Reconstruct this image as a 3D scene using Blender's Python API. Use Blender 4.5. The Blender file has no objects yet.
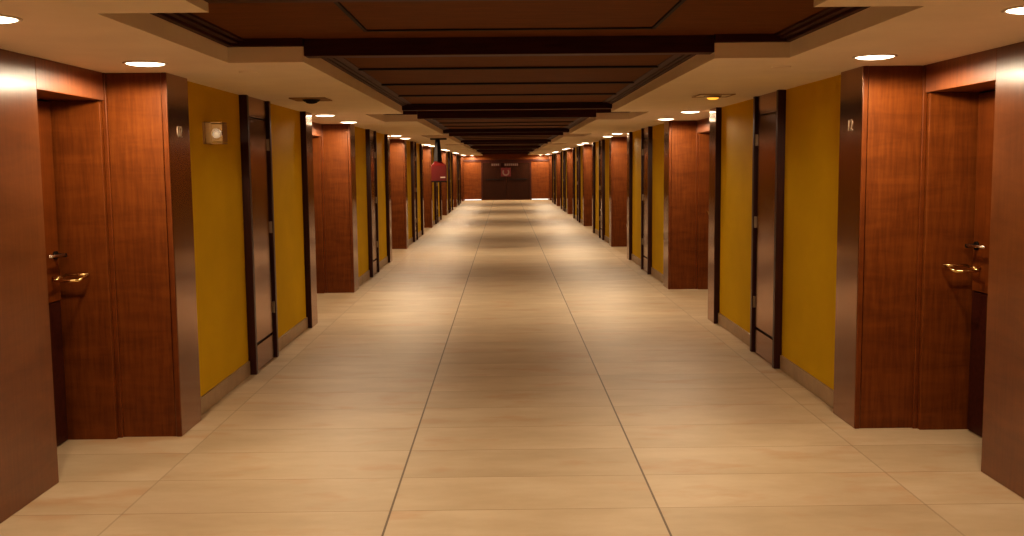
import bpy, bmesh, math, random
from mathutils import Matrix, Vector
random.seed(4)
C = bpy.context.scene.collection
XC = 0.07            # corridor centre line (the camera stands a little left of it)
H = 1.65             # eye height
PERIOD = 7.17        # alcove pitch
Y0 = 3.48            # start of the first alcove
LA = 2.63            # alcove length
NA = 7
END = 50.3
BACK = -3.2
CEIL = 2.235
JD, YD, AD, DD = 2.097, 2.155, 2.465, 2.77   # half-widths: jamb face, yellow wall, alcove back, door face
ORD = ['first', 'second', 'third', 'fourth', 'fifth', 'sixth', 'seventh']
SIDE = {-1: 'left', 1: 'right'}

# ------------------------------------------------------------------ materials
def new_mat(name):
    m = bpy.data.materials.new(name); m.use_nodes = True
    nt = m.node_tree; b = nt.nodes['Principled BSDF']
    return m, nt, b

def N(nt, typ, **kw):
    n = nt.nodes.new(typ)
    for k, v in kw.items(): setattr(n, k, v)
    return n

def ramp(nt, fac, stops):
    r = N(nt, 'ShaderNodeValToRGB'); nt.links.new(fac, r.inputs['Fac'])
    e = r.color_ramp.elements
    while len(e) < len(stops): e.new(0.5)
    for i, (p, c) in enumerate(stops):
        e[i].position = p; e[i].color = (*c, 1)
    return r

def pos_noise(nt, scale, vec=(1, 1, 1), detail=4, rough=.55, dist=0.0):
    g = N(nt, 'ShaderNodeNewGeometry'); mp = N(nt, 'ShaderNodeMapping')
    mp.inputs['Scale'].default_value = vec
    nt.links.new(g.outputs['Position'], mp.inputs['Vector'])
    n = N(nt, 'ShaderNodeTexNoise'); n.inputs['Scale'].default_value = scale
    n.inputs['Detail'].default_value = detail; n.inputs['Roughness'].default_value = rough
    n.inputs['Distortion'].default_value = dist
    nt.links.new(mp.outputs['Vector'], n.inputs['Vector'])
    return n

def wood(name, dark, mid, light, vec=(14, 14, 1.1), rough=.3, coat=.25, figure=True, spec=.5):
    m, nt, b = new_mat(name)
    grain = pos_noise(nt, 3.2, vec, 6, .62, .35)
    r = ramp(nt, grain.outputs['Fac'], [(.28, dark), (.5, mid), (.74, light)])
    out = r.outputs['Color']
    if figure:
        fig = pos_noise(nt, 2.2, (1.0, 1.0, 5.0), 3, .6, .6)
        fr = ramp(nt, fig.outputs['Fac'], [(.3, (.78, .74, .70)), (.7, (1.12, 1.12, 1.12))])
        mx = N(nt, 'ShaderNodeMix', data_type='RGBA', blend_type='MULTIPLY'); mx.inputs['Factor'].default_value = 1
        nt.links.new(out, mx.inputs[6]); nt.links.new(fr.outputs['Color'], mx.inputs[7]); out = mx.outputs[2]
    nt.links.new(out, b.inputs['Base Color'])
    b.inputs['Roughness'].default_value = rough
    b.inputs['Specular IOR Level'].default_value = spec
    b.inputs['Coat Weight'].default_value = coat; b.inputs['Coat Roughness'].default_value = .12
    return m

def plain(name, col, rough=.5, metal=0, spec=.5, var=0.0, scale=20):
    m, nt, b = new_mat(name)
    if var:
        n = pos_noise(nt, scale)
        lo = tuple(c * (1 - var) for c in col); hi = tuple(min(1, c * (1 + var)) for c in col)
        r = ramp(nt, n.outputs['Fac'], [(.3, lo), (.7, hi)])
        nt.links.new(r.outputs['Color'], b.inputs['Base Color'])
    else:
        b.inputs['Base Color'].default_value = (*col, 1)
    b.inputs['Roughness'].default_value = rough; b.inputs['Metallic'].default_value = metal
    b.inputs['Specular IOR Level'].default_value = spec
    return m

def emit(name, col, strength):
    m, nt, b = new_mat(name)
    b.inputs['Base Color'].default_value = (*col, 1)
    b.inputs['Emission Color'].default_value = (*col, 1); b.inputs['Emission Strength'].default_value = strength
    return m

M = {}
M['cherry'] = wood('cherry_veneer', (.132, .035, .005), (.172, .048, .0075), (.215, .066, .011), rough=.45, coat=.04, spec=.25)
M['lacquer'] = wood('lacquered_veneer', (.14, .044, .012), (.165, .054, .015), (.19, .065, .019), rough=.30, coat=1.0, spec=1.0)
M['lacquer'].node_tree.nodes['Principled BSDF'].inputs['Coat Roughness'].default_value = .24
M['lintel'] = wood('polished_cherry', (.17, .048, .010), (.22, .062, .013), (.27, .08, .018), rough=.3, coat=.8)
def brushed(m, rough, aniso=.8, rot=.0):
    nt = m.node_tree; b = nt.nodes['Principled BSDF']
    t = N(nt, 'ShaderNodeTangent', direction_type='RADIAL', axis='Z'); nt.links.new(t.outputs[0], b.inputs['Tangent'])
    b.inputs['Anisotropic'].default_value = aniso; b.inputs['Anisotropic Rotation'].default_value = rot; b.inputs['Roughness'].default_value = rough
M['jamb'] = plain('brushed_bronze', (.37, .215, .145), .3, 1.0, var=.05, scale=3); brushed(M['jamb'], .17, .78)
brushed(M['lacquer'], .33); M['lintel'].node_tree.nodes['Principled BSDF'].inputs['Coat Weight'].default_value = .1; M['lintel'].node_tree.nodes['Principled BSDF'].inputs['Specular IOR Level'].default_value = .9; brushed(M['lintel'], .32); M['lacquer'].node_tree.nodes['Principled BSDF'].inputs['Coat Weight'].default_value = .12
M['dark'] = wood('dark_mahogany', (.030, .006, .004), (.045, .010, .006), (.06, .015, .009), rough=.35, coat=.1, figure=False, spec=.3)
M['coffer'] = wood('coffer_veneer', (.135, .050, .009), (.165, .062, .012), (.205, .080, .017), vec=(1.1, 9, 9), rough=.6, coat=0, figure=False, spec=.06)
M['enddoor'] = wood('far_door_veneer', (.020, .005, .002), (.03, .008, .002), (.04, .011, .003), rough=.5, coat=0, figure=False, spec=.15)
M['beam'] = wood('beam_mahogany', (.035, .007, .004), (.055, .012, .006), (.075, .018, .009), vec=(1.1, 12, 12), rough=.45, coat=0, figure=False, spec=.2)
M['door'] = wood('door_veneer', (.126, .032, .0045), (.158, .042, .0065), (.195, .056, .0095), rough=.4, coat=.06, spec=.3)
M['cream'] = plain('soffit_paint', (.94, .85, .70), .75, var=.03, scale=3, spec=.2)
M['fascia'] = M['cream']
M['groove'] = plain('groove_shadow', (.012, .004, .003), .7)
M['brass'] = plain('polished_brass', (.85, .62, .28), .2, 1.0)
M['chrome'] = plain('satin_chrome', (.75, .68, .60), .22, 1.0)
M['steel'] = plain('dull_steel', (.34, .27, .2), .4, 1.0)
M['red'] = plain('red_enamel', (.14, .005, .003), .35, var=.08)
M['white'] = plain('white_enamel', (.75, .68, .6), .45)
M['number'] = plain('number_metal', (.42, .33, .24), .4, .3)
M['pale'] = plain('faded_white', (.16, .10, .08), .5)
M['dimred'] = plain('dull_red', (.10, .004, .003), .5)
M['black'] = plain('black_metal', (.012, .008, .006), .65, spec=.2)
M['tanplate'] = plain('tan_plastic', (.34, .185, .04), .5)
M['stone'] = plain('skirting_stone', (.40, .27, .15), .4, var=.14, scale=6)
M['glow'] = emit('downlight_glow', (1, .80, .55), 9)
M['amber'] = emit('amber_lens', (1, .50, .06), .9)
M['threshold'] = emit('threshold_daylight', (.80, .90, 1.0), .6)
M['glass'] = plain('clear_housing', (.9, .88, .8), .08)
M['glass'].node_tree.nodes['Principled BSDF'].inputs['Transmission Weight'].default_value = .85

def yellow_wall():
    m, nt, b = new_mat('ochre_wallcovering')
    n = pos_noise(nt, 1.3, (1, 1, 1), 3)
    r = ramp(nt, n.outputs['Fac'], [(.3, (.62, .388, .005)), (.7, (.71, .455, .008))])
    nt.links.new(r.outputs['Color'], b.inputs['Base Color'])
    f = pos_noise(nt, 160, (1, 1, .35), 2)
    bp = N(nt, 'ShaderNodeBump'); bp.inputs['Strength'].default_value = .25; bp.inputs['Distance'].default_value = .003
    nt.links.new(f.outputs['Fac'], bp.inputs['Height']); nt.links.new(bp.outputs['Normal'], b.inputs['Normal'])
    b.inputs['Roughness'].default_value = .8; b.inputs['Specular IOR Level'].default_value = .1
    return m
M['ochre'] = yellow_wall()

def floor_mat():
    m, nt, b = new_mat('beige_porcelain_tiles')
    L = nt.links
    g = N(nt, 'ShaderNodeNewGeometry'); s = N(nt, 'ShaderNodeSeparateXYZ'); L.new(g.outputs['Position'], s.inputs[0])
    def math_(op, a, bb=None):
        n = N(nt, 'ShaderNodeMath', operation=op)
        for i, v in enumerate((a, bb)):
            if v is None: continue
            if isinstance(v, (int, float)): n.inputs[i].default_value = v
            else: L.new(v, n.inputs[i])
        return n.outputs[0]
    TX, TY = 1.297, .517
    ux = math_('DIVIDE', math_('ADD', s.outputs['X'], .57 + 20 * TX), TX)
    uy = math_('DIVIDE', math_('ADD', s.outputs['Y'], -4.70 + 40 * TY), TY)
    fx, fy = math_('FRACT', ux), math_('FRACT', uy)
    ex = math_('MULTIPLY', math_('MINIMUM', fx, math_('SUBTRACT', 1, fx)), TX)
    ey = math_('MULTIPLY', math_('MINIMUM', fy, math_('SUBTRACT', 1, fy)), TY)
    gx0 = math_('LESS_THAN', ex, .0052)
    gx = math_('MULTIPLY', gx0, math_('SUBTRACT', 1, math_('MULTIPLY', math_('GREATER_THAN', math_('ABSOLUTE', math_('SUBTRACT', s.outputs['X'], .08)), 1.2), .72))); gy = math_('LESS_THAN', ey, .0028)
    cmb = N(nt, 'ShaderNodeCombineXYZ'); L.new(math_('FLOOR', ux), cmb.inputs[0]); L.new(math_('FLOOR', uy), cmb.inputs[1])
    wn = N(nt, 'ShaderNodeTexWhiteNoise', noise_dimensions='3D'); L.new(cmb.outputs[0], wn.inputs['Vector'])
    # veining, drawn out across each tile and different on every tile
    off = N(nt, 'ShaderNodeVectorMath', operation='SCALE'); L.new(wn.outputs['Color'], off.inputs[0]); off.inputs['Scale'].default_value = 30
    add = N(nt, 'ShaderNodeVectorMath', operation='ADD'); L.new(g.outputs['Position'], add.inputs[0]); L.new(off.outputs[0], add.inputs[1])
    mp = N(nt, 'ShaderNodeMapping'); mp.inputs['Scale'].default_value = (.9, 2.0, 1); L.new(add.outputs[0], mp.inputs['Vector'])
    n1 = N(nt, 'ShaderNodeTexNoise'); n1.inputs['Scale'].default_value = 1.5; n1.inputs['Detail'].default_value = 7; n1.inputs['Roughness'].default_value = .6
    L.new(mp.outputs[0], n1.inputs['Vector'])
    base = ramp(nt, n1.outputs['Fac'], [(.28, (.455, .338, .208)), (.5, (.53, .405, .262)), (.72, (.60, .475, .325))])
    n2 = N(nt, 'ShaderNodeTexNoise'); n2.inputs['Scale'].default_value = 2.1; n2.inputs['Detail'].default_value = 4
    mp2 = N(nt, 'ShaderNodeMapping'); mp2.inputs['Scale'].default_value = (1, 2.2, 1); L.new(add.outputs[0], mp2.inputs['Vector']); L.new(mp2.outputs[0], n2.inputs['Vector'])
    st = ramp(nt, n2.outputs['Fac'], [(.56, (0, 0, 0)), (.70, (.42, .42, .42))])
    mx = N(nt, 'ShaderNodeMix', data_type='RGBA'); L.new(st.outputs['Color'], mx.inputs['Factor'])
    L.new(base.outputs['Color'], mx.inputs[6]); mx.inputs[7].default_value = (.46, .245, .115, 1)
    tv = N(nt, 'ShaderNodeMapRange'); tv.inputs['To Min'].default_value = .955; tv.inputs['To Max'].default_value = 1.035; L.new(wn.outputs['Value'], tv.inputs['Value'])
    mt = N(nt, 'ShaderNodeMix', data_type='RGBA', blend_type='MULTIPLY'); mt.inputs['Factor'].default_value = 1
    L.new(mx.outputs[2], mt.inputs[6]); L.new(tv.outputs[0], mt.inputs[7])
    gr = N(nt, 'ShaderNodeMix', data_type='RGBA'); L.new(gy, gr.inputs['Factor']); L.new(mt.outputs[2], gr.inputs[6]); gr.inputs[7].default_value = (.34, .23, .13, 1)
    gr2 = N(nt, 'ShaderNodeMix', data_type='RGBA'); L.new(gx, gr2.inputs['Factor']); L.new(gr.outputs[2], gr2.inputs[6]); gr2.inputs[7].default_value = (.15, .10, .055, 1)
    L.new(gr2.outputs[2], b.inputs['Base Color'])
    rr = N(nt, 'ShaderNodeMapRange'); rr.inputs['To Min'].default_value = .42; rr.inputs['To Max'].default_value = .54
    L.new(n1.outputs['Fac'], rr.inputs['Value']); L.new(rr.outputs[0], b.inputs['Roughness'])
    gmax = math_('MAXIMUM', gx, gy)
    bp = N(nt, 'ShaderNodeBump', invert=True); bp.inputs['Strength'].default_value = .4; bp.inputs['Distance'].default_value = .003
    L.new(gmax, bp.inputs['Height']); L.new(bp.outputs['Normal'], b.inputs['Normal'])
    b.inputs['Specular IOR Level'].default_value = .35
    return m
M['floor'] = floor_mat()

# ------------------------------------------------------------------ mesh helpers
def box(bm, x0, x1, y0, y1, z0, z1, mi=0):
    if x0 > x1: x0, x1 = x1, x0
    v = [bm.verts.new(p) for p in ((x0,y0,z0),(x1,y0,z0),(x1,y1,z0),(x0,y1,z0),(x0,y0,z1),(x1,y0,z1),(x1,y1,z1),(x0,y1,z1))]
    for f in ((0,3,2,1),(4,5,6,7),(0,1,5,4),(1,2,6,5),(2,3,7,6),(3,0,4,7)):
        bm.faces.new([v[i] for i in f]).material_index = mi

def cyl(bm, p0, p1, r0, r1=None, seg=20):
    p0, p1 = Vector(p0), Vector(p1); d = p1 - p0
    mat = Matrix.Translation((p0 + p1) / 2) @ d.to_track_quat('Z', 'Y').to_matrix().to_4x4()
    bmesh.ops.create_cone(bm, cap_ends=True, segments=seg, radius1=r0, radius2=r0 if r1 is None else r1, depth=d.length, matrix=mat)

def obj(name, bm, mat, parent=None, bevel=0, smooth=False):
    bmesh.ops.recalc_face_normals(bm, faces=bm.faces[:])
    me = bpy.data.meshes.new(name); bm.to_mesh(me); bm.free()
    for m in (mat if isinstance(mat, (list, tuple)) else [mat]): me.materials.append(m)
    if smooth:
        for p in me.polygons: p.use_smooth = len(p.vertices) == 4
    o = bpy.data.objects.new(name, me); C.objects.link(o)
    if parent: o.parent = parent
    if bevel:
        b = o.modifiers.new('bevel', 'BEVEL'); b.width = bevel; b.segments = 2; b.limit_method = 'ANGLE'
    return o

def boxes(name, lst, mat, parent=None, bevel=0):
    bm = bmesh.new()
    for a in lst: box(bm, *a)
    return obj(name, bm, mat, parent, bevel)

def empty(name, loc=(0, 0, 0), label=None, cat=None, group=None, kind=None):
    o = bpy.data.objects.new(name, None); C.objects.link(o); o.location = loc; o.empty_display_size = .1
    return tag(o, label, cat, group, kind)

def tag(o, label=None, cat=None, group=None, kind=None):
    if label: o['label'] = label
    if cat: o['category'] = cat
    if group: o['group'] = group
    if kind: o['kind'] = kind
    return o

def copy_tree(o, loc=None, parent=None, name=None):
    c = o.copy(); C.objects.link(c)
    if name: c.name = name
    if loc is not None: c.location = loc
    if parent: c.parent = parent
    for ch in list(o.children): copy_tree(ch, parent=c)
    return c

# ------------------------------------------------------------------ the setting
fl = boxes('floor', [(XC - 3.1, XC + 3.1, BACK, END + .3, -.1, 0)], M['floor']); tag(fl, 'beige stone tiled corridor floor', None, None, 'structure')

for s in (-1, 1):
    X = lambda d: XC + s * d
    edges = [BACK]
    for k in range(NA):
        edges += [Y0 + k * PERIOD - .32, Y0 + k * PERIOD + LA + .40]
    edges.append(END)
    segs = [(edges[i], edges[i + 1]) for i in range(0, len(edges), 2)]
    w = boxes('wall_' + SIDE[s], [(X(YD), X(YD + .12), a, b, 0, CEIL + .02) for a, b in segs], M['ochre'])
    tag(w, 'ochre yellow %s corridor wall' % SIDE[s], None, None, 'structure')
    # skirting, interrupted by the cupboards
    sk = []
    for i, (a, b) in enumerate(segs):
        if i == 0: sk.append((a, b))
        elif b - a > 2: sk += [(a, a + 1.45), (a + 2.27, b)]
        else: sk.append((a, b))
    bb = boxes('baseboard_' + SIDE[s], [(X(YD - .016), X(YD + .02), a, b, 0, .115) for a, b in sk], M['stone'], bevel=.003)
    tag(bb, None, None, None, 'structure')

we = boxes('wall_back', [(XC - 3.0, XC + 3.0, END, END + .12, 0, 2.6)], M['cherry']); tag(we, 'cherry wood wall closing the far end of the corridor', None, None, 'structure')
wf = boxes('wall_front', [(XC - 3.0, XC + 3.0, BACK - .12, BACK, 0, 2.6)], M['cherry']); tag(wf, None, None, None, 'structure')

# ceiling soffits: broad beside the plain stretches, notched back over the alcoves
def wide(k): return (Y0 + k * PERIOD + .34, Y0 + k * PERIOD + 2.12)
ND, WD = 1.132, 1.548
XK = .032           # centre line of the coffers
bm = bmesh.new()
for s in (-1, 1):
    X = lambda d: XK + s * d
    pts = [(X(2.95), BACK), (X(ND), BACK)]
    for k in range(NA):
        a, b = wide(k)
        pts += [(X(ND), a), (X(WD), a), (X(WD), b), (X(ND), b)]
    pts += [(X(ND), END), (X(2.95), END)]
    vs = [bm.verts.new((x, y, CEIL)) for x, y in pts]
    f = bm.faces.new(vs)
    r = bmesh.ops.extrude_face_region(bm, geom=[f])
    bmesh.ops.translate(bm, verts=[e for e in r['geom'] if isinstance(e, bmesh.types.BMVert)], vec=(0, 0, .085))
bmesh.ops.triangulate(bm, faces=[f for f in bm.faces if len(f.verts) > 4])
ce = obj('ceiling', bm, M['cream']); tag(ce, 'cream painted ceiling soffits along both walls', None, None, 'structure')
top = boxes('ceiling_slab', [(XC - 3.0, XC + 3.0, BACK, END, 2.46, 2.56)], M['beam']); tag(top, None, None, None, 'structure')

# wood coffers
def coffer_wide(a, b):
    r = empty('ceiling_coffer', (XK, a, 0), kind='structure'); L = b - a; w = WD
    z = 2.362
    q, e = .745, .33
    boxes('border', [(-w, -q, 0, L, z, z + .03), (q, w, 0, L, z, z + .03), (-q, q, 0, e, z, z + .03), (-q, q, L - e, L, z, z + .03)], M['coffer'], r)
    boxes('panel', [(-q + .01, q - .01, e + .01, L - e - .01, z, z + .03)], M['coffer'], r)
    boxes('groove', [(-q - .01, q + .01, e - .012, e + .012, z - .008, z + .04), (-q - .01, q + .01, L - e - .012, L - e + .012, z - .008, z + .04), (-q - .009, -q + .009, e, L - e, z - .008, z + .04), (q - .009, q + .009, e, L - e, z - .008, z + .04)], M['groove'], r)
    m = []
    for s in (-1, 1):
        m += [(s * (w - .03), s * (w + .02), 0, L, CEIL + .085, 2.365), (s * (w - .065), s * (w + .02), 0, L, 2.336, 2.37), (s * (w - .095), s * w, 0, L, 2.350, 2.37)]
    for s in (-1, 1):
        m += [(s * ND, s * w, L - .035, L, CEIL + .085, 2.40), (s * ND, s * w, 0, .035, CEIL + .085, 2.40)]
    boxes('moulding', m, M['beam'], r, .003)
    boxes('beam', [(-ND + .001, ND - .001, L + .0, L + .11, 2.268, 2.44)], M['beam'], r, .004)
    boxes('beam', [(-ND + .001, ND - .001, -.11, 0, 2.268, 2.44)], M['beam'], r, .004)
    return r

def coffer_narrow(a, b):
    r = empty('ceiling_coffer', (XK, a, 0), kind='structure'); L = b - a; w = ND; z = 2.335
    n = max(1, round((L - .22) / 1.31)); st = (L - .22) / n
    boxes('panel', [(-w + .10, w - .10, .11 + i * st + .012, .11 + (i + 1) * st - .012, z, z + .03) for i in range(n)], M['coffer'], r)
    boxes('groove', [(-w + .10, w - .10, .11 + i * st - .022, .11 + i * st + .022, z - .013, z + .05) for i in range(n + 1)], M['groove'], r)
    m = []
    for s in (-1, 1):
        m += [(s * (w - .03), s * (w + .02), .112, L - .112, CEIL + .078, 2.36), (s * (w - .055), s * (w + .01), .112, L - .112, 2.322, 2.36), (s * (w - .11), s * w, .112, L - .112, 2.330, 2.36)]
    boxes('moulding', m, M['beam'], r, .003)
    return r

prev = BACK
for k in range(NA):
    a, b = wide(k)
    coffer_narrow(prev, a); coffer_wide(a, b); prev = b
coffer_narrow(prev, END)

# ------------------------------------------------------------------ alcoves with room doors
def build_alcove(s):
    X = lambda d: s * d
    r = empty('trim_1', kind='structure')
    oy0, oy1, oz = 1.73, 2.58, 2.07           # door opening
    boxes('jamb', [(X(JD), X(2.30), -.312, 0, 0, CEIL)], M['jamb'], r, .004)
    boxes('jamb_edge', [(X(JD + .002), X(2.30), -.32, -.308, 0, CEIL)], M['dark'], r)
    boxes('jamb', [(X(JD), X(2.14), LA, LA + .40, 0, CEIL), (X(2.14), X(2.30), LA + .02, LA + .40, 0, CEIL)], M['jamb'], r, .004)
    # reveal that faces the camera, with a bead at each edge
    boxes('reveal_panel', [(X(2.13), X(AD - .004), LA, LA + .06, 0, CEIL)], M['cherry'], r, .004)
    boxes('edge_bead', [(X(JD + .002), X(2.131), LA - .008, LA + .02, 0, CEIL), (X(AD - .006), X(AD + .022), LA - .02, LA + .06, 0, CEIL)], M['door'], r, .005)
    boxes('reveal_panel', [(X(2.30), X(AD), -.06, 0, 0, CEIL)], M['cherry'], r, .004)
    # back of the alcove
    boxes('back_panel', [(X(AD), X(AD + .04), 0, oy0, 0, CEIL)], M['lacquer'], r, .004)
    boxes('lintel', [(X(AD), X(AD + .04), oy0, LA - .035, oz, CEIL), (X(AD + .04), X(DD + .05), oy0 - .02, LA, oz, oz + .04)], M['lintel'], r, .003)
    boxes('door_casing', [(X(AD + .022), X(DD + .05), oy1, oy1 + .05, 0, oz), (X(AD + .04), X(DD + .05), oy0 - .05, oy0 - .01, 0, oz)], M['cherry'], r, .004)
    return r

def build_door(s):
    X = lambda d: s * d
    r = empty('door_1', kind='structure')
    oy0, oy1, oz = 1.73, 2.58, 2.07
    boxes('door_leaf', [(X(DD), X(DD + .045), oy0 + .0, oy1 - .022, .875, oz - .01)], M['door'], r, .003)
    boxes('darker_lower_leaf', [(X(DD + .004), X(DD + .045), oy0 + .0, oy1 - .022, .008, .868)], M['beam'], r, .003)  # leaf drawn darker below handle height
    boxes('door_stop', [(X(DD + .03), X(DD + .09), oy0 - .02, oy1 + .02, 0, oz)], M['groove'], r)
    # lever set
    bm = bmesh.new(); cyl(bm, (X(DD - .012), oy1 - .075, 1.15), (X(DD), oy1 - .075, 1.15), .026)
    h = obj('lever_handle', bm, M['black'], r, smooth=True)
    bm = bmesh.new(); cyl(bm, (X(DD - .07), oy1 - .075, 1.15), (X(DD - .01), oy1 - .075, 1.15), .012); obj('spindle', bm, M['black'], h, smooth=True)
    bm = bmesh.new(); cyl(bm, (X(DD - .062), oy1 - .085, 1.152), (X(DD - .062), oy1 - .30, 1.16), .0105, .008)
    obj('lever', bm, M['chrome'], h, smooth=True)
    # brass double bar standing out from the door below the lever
    bm = bmesh.new()
    ya, yb, za, zb = oy1 - .20, oy1 - .05, 1.010, 1.030
    for (y, z) in ((ya, za), (yb, zb)):
        cyl(bm, (X(DD - .045), y, z), (X(DD - .19), y, z), .008)
    cyl(bm, (X(DD - .185), ya - .005, za), (X(DD - .185), yb + .005, zb), .008)
    cyl(bm, (X(DD - .05), ya - .005, za), (X(DD - .05), yb + .005, zb), .008)
    hb = obj('pull_bar', bm, M['brass'], r, smooth=True)
    bm = bmesh.new(); cyl(bm, (X(DD - .05), (ya + yb) / 2, (za + zb) / 2), (X(DD), (ya + yb) / 2, (za + zb) / 2), .009); obj('stem', bm, M['brass'], hb, smooth=True)
    return r

AL = {s: build_alcove(s) for s in (-1, 1)}
DR = {s: build_door(s) for s in (-1, 1)}
n = 0
for s in (-1, 1):
    for k in range(NA):
        n += 1
        loc = (XC, Y0 + k * PERIOD, 0)
        a = AL[s] if k == 0 else copy_tree(AL[s], name='trim_%d' % n)
        a.name = 'trim_%d' % n; a.location = loc
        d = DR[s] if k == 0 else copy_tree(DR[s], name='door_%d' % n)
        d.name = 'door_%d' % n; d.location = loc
        tag(a, 'cherry wood lining and dark jambs of the %s alcove from the camera, %s side' % (ORD[k], SIDE[s]))
        tag(d, 'cherry wood room door set back in the %s alcove from the camera, %s side' % (ORD[k], SIDE[s]))

# ------------------------------------------------------------------ downlights
def build_downlight():
    r = empty('ceiling_downlight')
    bm = bmesh.new()
    seg = 36; ro, ri = .118, .098
    rings = []
    for rad, z in ((ro, 0), (ro, -.004), (ro - .008, -.007), (ri, -.004), (ri, .0)):
        rings.append([bm.verts.new((rad * math.cos(2*math.pi*i/seg), rad * math.sin(2*math.pi*i/seg), z)) for i in range(seg)])
    for A, B in zip(rings, rings[1:]):
        for i in range(seg): bm.faces.new((A[i], A[(i+1)%seg], B[(i+1)%seg], B[i]))
    obj('bezel', bm, M['white'], r, smooth=True)
    bm = bmesh.new(); bmesh.ops.create_uvsphere(bm, u_segments=36, v_segments=12, radius=.103, matrix=Matrix.Translation((0, 0, -.001)) @ Matrix.Diagonal((1, 1, .14, 1)))
    obj('lens', bm, M['glow'], r, smooth=True)
    return r
dl = build_downlight(); first = True
def aimed(x, y, s, power):
    # second spot added at each downlight to brighten the middle of the floor
    L = bpy.data.lights.new('centre_fill_spot', 'SPOT'); L.spot_size = math.radians(84); L.spot_blend = 1.0; L.shadow_soft_size = .06; L.energy = power; L.color = LIGHT
    o = bpy.data.objects.new('centre_fill_spot', L); C.objects.link(o); o.location = (x, y, CEIL - .03)
    o.rotation_euler = Vector((-s * 2.0, 0, -2.1)).to_track_quat('-Z', 'Y').to_euler()
LIGHT = (1, .805, .57)
def lamp(x, y, power):
    aimed(x, y, 1 if x > XC else -1, power * 1.05)
    L = bpy.data.lights.new('downlight_lamp', 'SPOT'); L.spot_size = math.radians(176); L.spot_blend = .12; L.shadow_soft_size = .08; L.energy = power; L.color = LIGHT
    o = bpy.data.objects.new('downlight_lamp', L); C.objects.link(o); o.location = (x, y, CEIL - .03)
POWER = 56
for s in (-1, 1):
    for k in range(NA):
        for j, dy in enumerate((.42, 2.09)):
            x, y = XC - .03 + s * 2.0, Y0 + k * PERIOD + dy
            o = dl if first else copy_tree(dl); first = False
            o.location = (x, y, CEIL)
            tag(o, '%s glowing downlight of the pair above the %s alcove along the %s wall' % ('nearer' if j == 0 else 'farther', ORD[k], SIDE[s]), 'ceiling light', 'recessed downlights over the door alcoves')
            lamp(x, y, POWER)
for s in (-1, 1):
    o = copy_tree(dl); o.location = (XC + s * 1.70, END - .50, CEIL)
    tag(o, 'tiny glowing downlight above the %s corner of the far end wall' % SIDE[s], 'ceiling light', 'downlights at the far end wall')
    lamp(XC + s * 1.70, END - .50, 75)
    for dy in (.42, 2.09):
        lamp(XC + s * 2.0, Y0 - PERIOD + dy, POWER)

# ------------------------------------------------------------------ narrow cupboards in the ochre walls
def build_cupboard(s):
    X = lambda d: s * d
    r = empty('wall_cupboard'); W = .80; F = YD - .062
    boxes('frame', [(X(F), X(YD + .02), 0, .055, 0, CEIL), (X(F), X(YD + .02), W - .055, W, 0, CEIL),
                    (X(YD - .006), X(YD + .02), .05, W - .05, 0, CEIL)], M['dark'], r, .003)
    D = F + .022
    boxes('transom_panel', [(X(D), X(YD - .004), .058, W - .058, 2.075, CEIL)], M['jamb'], r, .003)
    d = boxes('door', [(X(D), X(YD - .004), .058, W - .09, .235, 2.062)], M['jamb'], r, .003)
    boxes('finger_slot', [(X(D - .003), X(D + .004), .10, .125, .50, .62)], M['black'], d)
    boxes('kick_panel', [(X(D), X(YD - .004), .058, W - .058, 0, .215)], M['jamb'], r, .003)
    for z in (.45, 1.15, 1.86):
        bm = bmesh.new(); cyl(bm, (X(D - .008), W - .075, z - .05), (X(D - .008), W - .075, z + .05), .011, seg=12)
        box(bm, X(D - .004), X(D + .004), W - .10, W - .05, z - .045, z + .045)
        obj('hinge', bm, M['steel'], r)
    return r
for s in (-1, 1):
    base = build_cupboard(s)
    for k in range(NA - 1):
        o = base if k == 0 else copy_tree(base)
        o.location = (XC, Y0 + k * PERIOD + LA + .40 + 1.46, 0)
        tag(o, 'tall narrow dark cupboard door in the yellow wall just beyond the %s alcove, %s side' % (ORD[k], SIDE[s]), 'cupboard', 'narrow cupboards in the yellow walls')

# ------------------------------------------------------------------ room numbers on the jambs
def text_obj(name, body, size, mat, loc, rot, parent=None, ext=.003):
    cu = bpy.data.curves.new(name, 'FONT'); cu.body = body; cu.size = size; cu.extrude = ext; cu.align_x = 'CENTER'; cu.align_y = 'CENTER'
    cu.materials.append(mat)
    tmp = bpy.data.objects.new(name, cu); me = bpy.data.meshes.new_from_object(tmp); bpy.data.objects.remove(tmp)
    o = bpy.data.objects.new(name, me); C.objects.link(o); o.location = loc; o.rotation_euler = rot
    if parent: o.parent = parent
    return o
for s, body in ((-1, '02'), (1, '12')):
    o = text_obj('room_number', body, .10, M['number'], (XC + s * (JD - .001), Y0 + LA + .20, 1.885), (math.radians(90), 0, math.radians(90 if s < 0 else -90)))
    tag(o, 'small metal room number on the dark jamb of the first alcove, %s side' % SIDE[s], 'room number', 'room numbers on the jambs')

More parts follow.
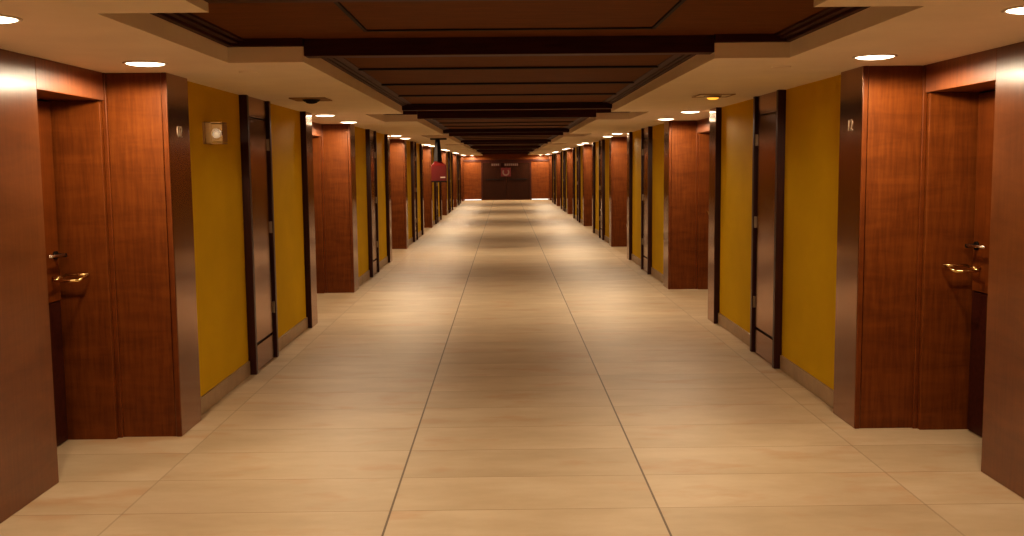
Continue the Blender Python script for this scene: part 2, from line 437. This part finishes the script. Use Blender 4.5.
# ------------------------------------------------------------------ emergency lamp on the left wall
t = empty('emergency_lamp', (XC - YD, 7.05, 1.905), 'small boxed emergency lamp with bright lens high on the left yellow wall', 'emergency lamp')
boxes('wall_plate', [(-.008, .014, -.07, .12, -.075, .075)], M['tanplate'], t, .003)
boxes('bracket', [(.01, .055, -.05, -.03, -.075, .075), (.01, .13, -.05, .08, .066, .076), (.01, .13, -.05, .08, -.076, -.066)], M['tanplate'], t, .002)
boxes('housing', [(.055, .132, -.052, .075, -.062, .062)], M['tanplate'], t, .004)
bm = bmesh.new(); cyl(bm, (.094, -.052, -.005), (.094, -.066, -.005), .040, .036, 24)
l = obj('lens_ring', bm, M['chrome'], t)
bm = bmesh.new(); bmesh.ops.create_uvsphere(bm, u_segments=20, v_segments=12, radius=.026, matrix=Matrix.Translation((.094, -.066, -.012)) @ Matrix.Diagonal((1, .5, 1, 1)))
obj('lens', bm, M['white'], l, smooth=True)

# ------------------------------------------------------------------ fittings in the soffits
for s in (-1, 1):
    lit = s > 0
    t = empty('ceiling_spotlight', (XC + s * 1.69, 8.5, CEIL), 'square recessed ceiling spot with %s' % ('a faint amber glow, in the right soffit' if lit else 'a dark unlit lens, in the left soffit'), 'ceiling light', 'square spots in the soffits')
    boxes('plate', [(-.15, .15, -.17, .17, -.006, 0)], M['cream'] if lit else M['tanplate'], t, .002)
    boxes('rim', [(-.15, .15, -.17, -.155, -.009, -.004), (-.15, .15, .155, .17, -.009, -.004), (-.15, -.135, -.17, .17, -.009, -.004), (.135, .15, -.17, .17, -.009, -.004)], M['tanplate'], t)
    bm = bmesh.new(); cyl(bm, (0, .02, -.022), (0, .02, -.005), .06, .078, 24)
    h = obj('lamp_head', bm, M['steel'] if lit else M['black'], t)
    bm = bmesh.new(); bmesh.ops.create_uvsphere(bm, u_segments=20, v_segments=10, radius=.052, matrix=Matrix.Translation((0, .02, -.022)) @ Matrix.Diagonal((1, 1, .35, 1)))
    obj('lens', bm, M['amber'] if lit else M['black'], h, smooth=True)
    bm = bmesh.new(); cyl(bm, (0, 0, -.010), (0, 0, 0), .055, .06, 28); 
    o = obj('smoke_detector', bm, M['cream'], None); o.location = (XC + s * 1.60, 6.10, CEIL)
    tag(o, 'small flat round cream ceiling cover by the first recess of the %s soffit' % SIDE[s], 'smoke detector', 'round covers in the soffits')

# ------------------------------------------------------------------ red box hanging from the ceiling
t = empty('hanging_sign', (-1.32, 20.15, CEIL), 'red box sign hanging from the ceiling on a dark tapered stem', 'sign')
boxes('mount', [(-.16, .16, -.08, .08, -.03, 0)], M['black'], t, .005)
bm = bmesh.new(); cyl(bm, (-.02, 0, -.46), (-.02, 0, -.02), .085, .045, 4); obj('stem', bm, M['black'], t)
bm = bmesh.new()
v = [(-.15, -.08), (.15, -.08), (.15, .08), (-.15, .08)]
lo = [bm.verts.new((x, y, -.85)) for x, y in v]; md = [bm.verts.new((x, y, -.55)) for x, y in v]; hi = [bm.verts.new((x * .45 - .02, y * .6, -.46)) for x, y in v]
bm.faces.new(lo); bm.faces.new(hi)
for A, B in ((lo, md), (md, hi)):
    for i in range(4): bm.faces.new((A[i], A[(i+1)%4], B[(i+1)%4], B[i]))
b = obj('box', bm, M['red'], t, .008)
boxes('white_mark', [(.03, .13, -.084, -.079, -.79, -.765)], M['white'], b)
boxes('lower_rim', [(-.155, .155, -.085, .085, -.875, -.85)], M['black'], t, .003)

# ------------------------------------------------------------------ far end wall
Y = END
dd = empty('door_15', (XC, Y, 0), 'dark double door in the middle of the far end wall', None, None, 'structure')
for s in (-1, 1):
    boxes('door_leaf', [(s * .008, s * 1.18, -.045, 0, .05, 1.86)], M['enddoor'], dd, .006)
    boxes('push_bar', [(s * .15, s * 1.05, -.085, -.06, 1.02, 1.06)], M['black'], dd, .004)
boxes('door_frame', [(-1.25, -1.19, -.06, 0, 0, 1.9), (1.19, 1.25, -.06, 0, 0, 1.9), (-1.25, 1.25, -.06, 0, 1.87, 1.93)], M['dark'], dd, .004)
tr = boxes('trim_15', [(XC - YD, XC + YD, Y - .07, Y, 1.93, 2.02)], M['dark'], None, .004); tag(tr, 'dark rail across the far end wall', None, None, 'structure')
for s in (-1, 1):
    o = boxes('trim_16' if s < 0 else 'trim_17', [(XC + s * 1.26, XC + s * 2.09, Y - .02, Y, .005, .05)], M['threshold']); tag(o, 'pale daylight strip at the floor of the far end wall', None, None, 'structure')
t = empty('fire_sign', (XC - .02, Y - .10, 1.40), 'square red and white fire sign on the far end door', 'sign')
boxes('plate', [(-.25, .25, -.01, .02, -.22, .22)], M['dimred'], t, .004)
bm = bmesh.new()
for i in range(14):
    a0, a1 = math.radians(140 + i * 19), math.radians(140 + (i + 1) * 19)
    q = []
    for zz in (-.014, -.011):
        q.append([bm.verts.new((rr * math.cos(a), zz, rr * math.sin(a) - .01)) for rr, a in ((.11, a0), (.18, a0), (.18, a1), (.11, a1))])
    bm.faces.new(q[0]); bm.faces.new(q[1])
    for j in range(4): bm.faces.new((q[0][j], q[0][(j+1)%4], q[1][(j+1)%4], q[1][j]))
obj('emblem', bm, M['pale'], t)
for (x0, x1, lab) in ((-.70, -.20, 'shorter pale lettered strip over the far end door'), (-.05, .65, 'longer pale lettered strip over the far end door')):
    t = empty('direction_sign', (XC + (x0 + x1) / 2 - .06, Y - .10, 1.77), lab, 'sign', 'lettered strips over the far door')
    hw = (x1 - x0) / 2
    boxes('plate', [(-hw, hw, 0, .04, -.085, .085)], M['dark'], t, .003)
    nb = int(hw * 2 / .10)
    boxes('lettering', [(-hw + .03 + i * .1, -hw + .10 + i * .1, -.006, .004, -.055, .055) for i in range(nb)], M['pale'], t)

# ------------------------------------------------------------------ world, camera
w = bpy.data.worlds.new('World'); bpy.context.scene.world = w; w.use_nodes = True
w.node_tree.nodes['Background'].inputs[0].default_value = (1, .75, .5, 1); w.node_tree.nodes['Background'].inputs[1].default_value = .05

def camera(f=1000, pitch=math.radians(5.7703), yaw=math.radians(.35296), roll=.010):
    F = Vector((math.sin(yaw) * math.cos(pitch), math.cos(yaw) * math.cos(pitch), -math.sin(pitch)))
    R = Vector((math.cos(yaw), -math.sin(yaw), 0)); U = R.cross(F)
    c, si = math.cos(roll), math.sin(roll)
    R, U = R * c - U * si, U * c + R * si
    cam = bpy.data.cameras.new('camera'); cam.sensor_width = 36; cam.lens = f / 1024 * 36; cam.clip_start = .05; cam.clip_end = 200
    o = bpy.data.objects.new('camera', cam); C.objects.link(o)
    m = Matrix.Identity(4)
    for i in range(3):
        m[i][0], m[i][1], m[i][2] = R[i], U[i], -F[i]
    m[0][3], m[1][3], m[2][3] = 0, 0, H
    o.matrix_world = m
    bpy.context.scene.camera = o
camera()
vs = bpy.context.scene.view_settings
vs.view_transform = 'Standard'; vs.look = 'Medium High Contrast'; vs.exposure = .22
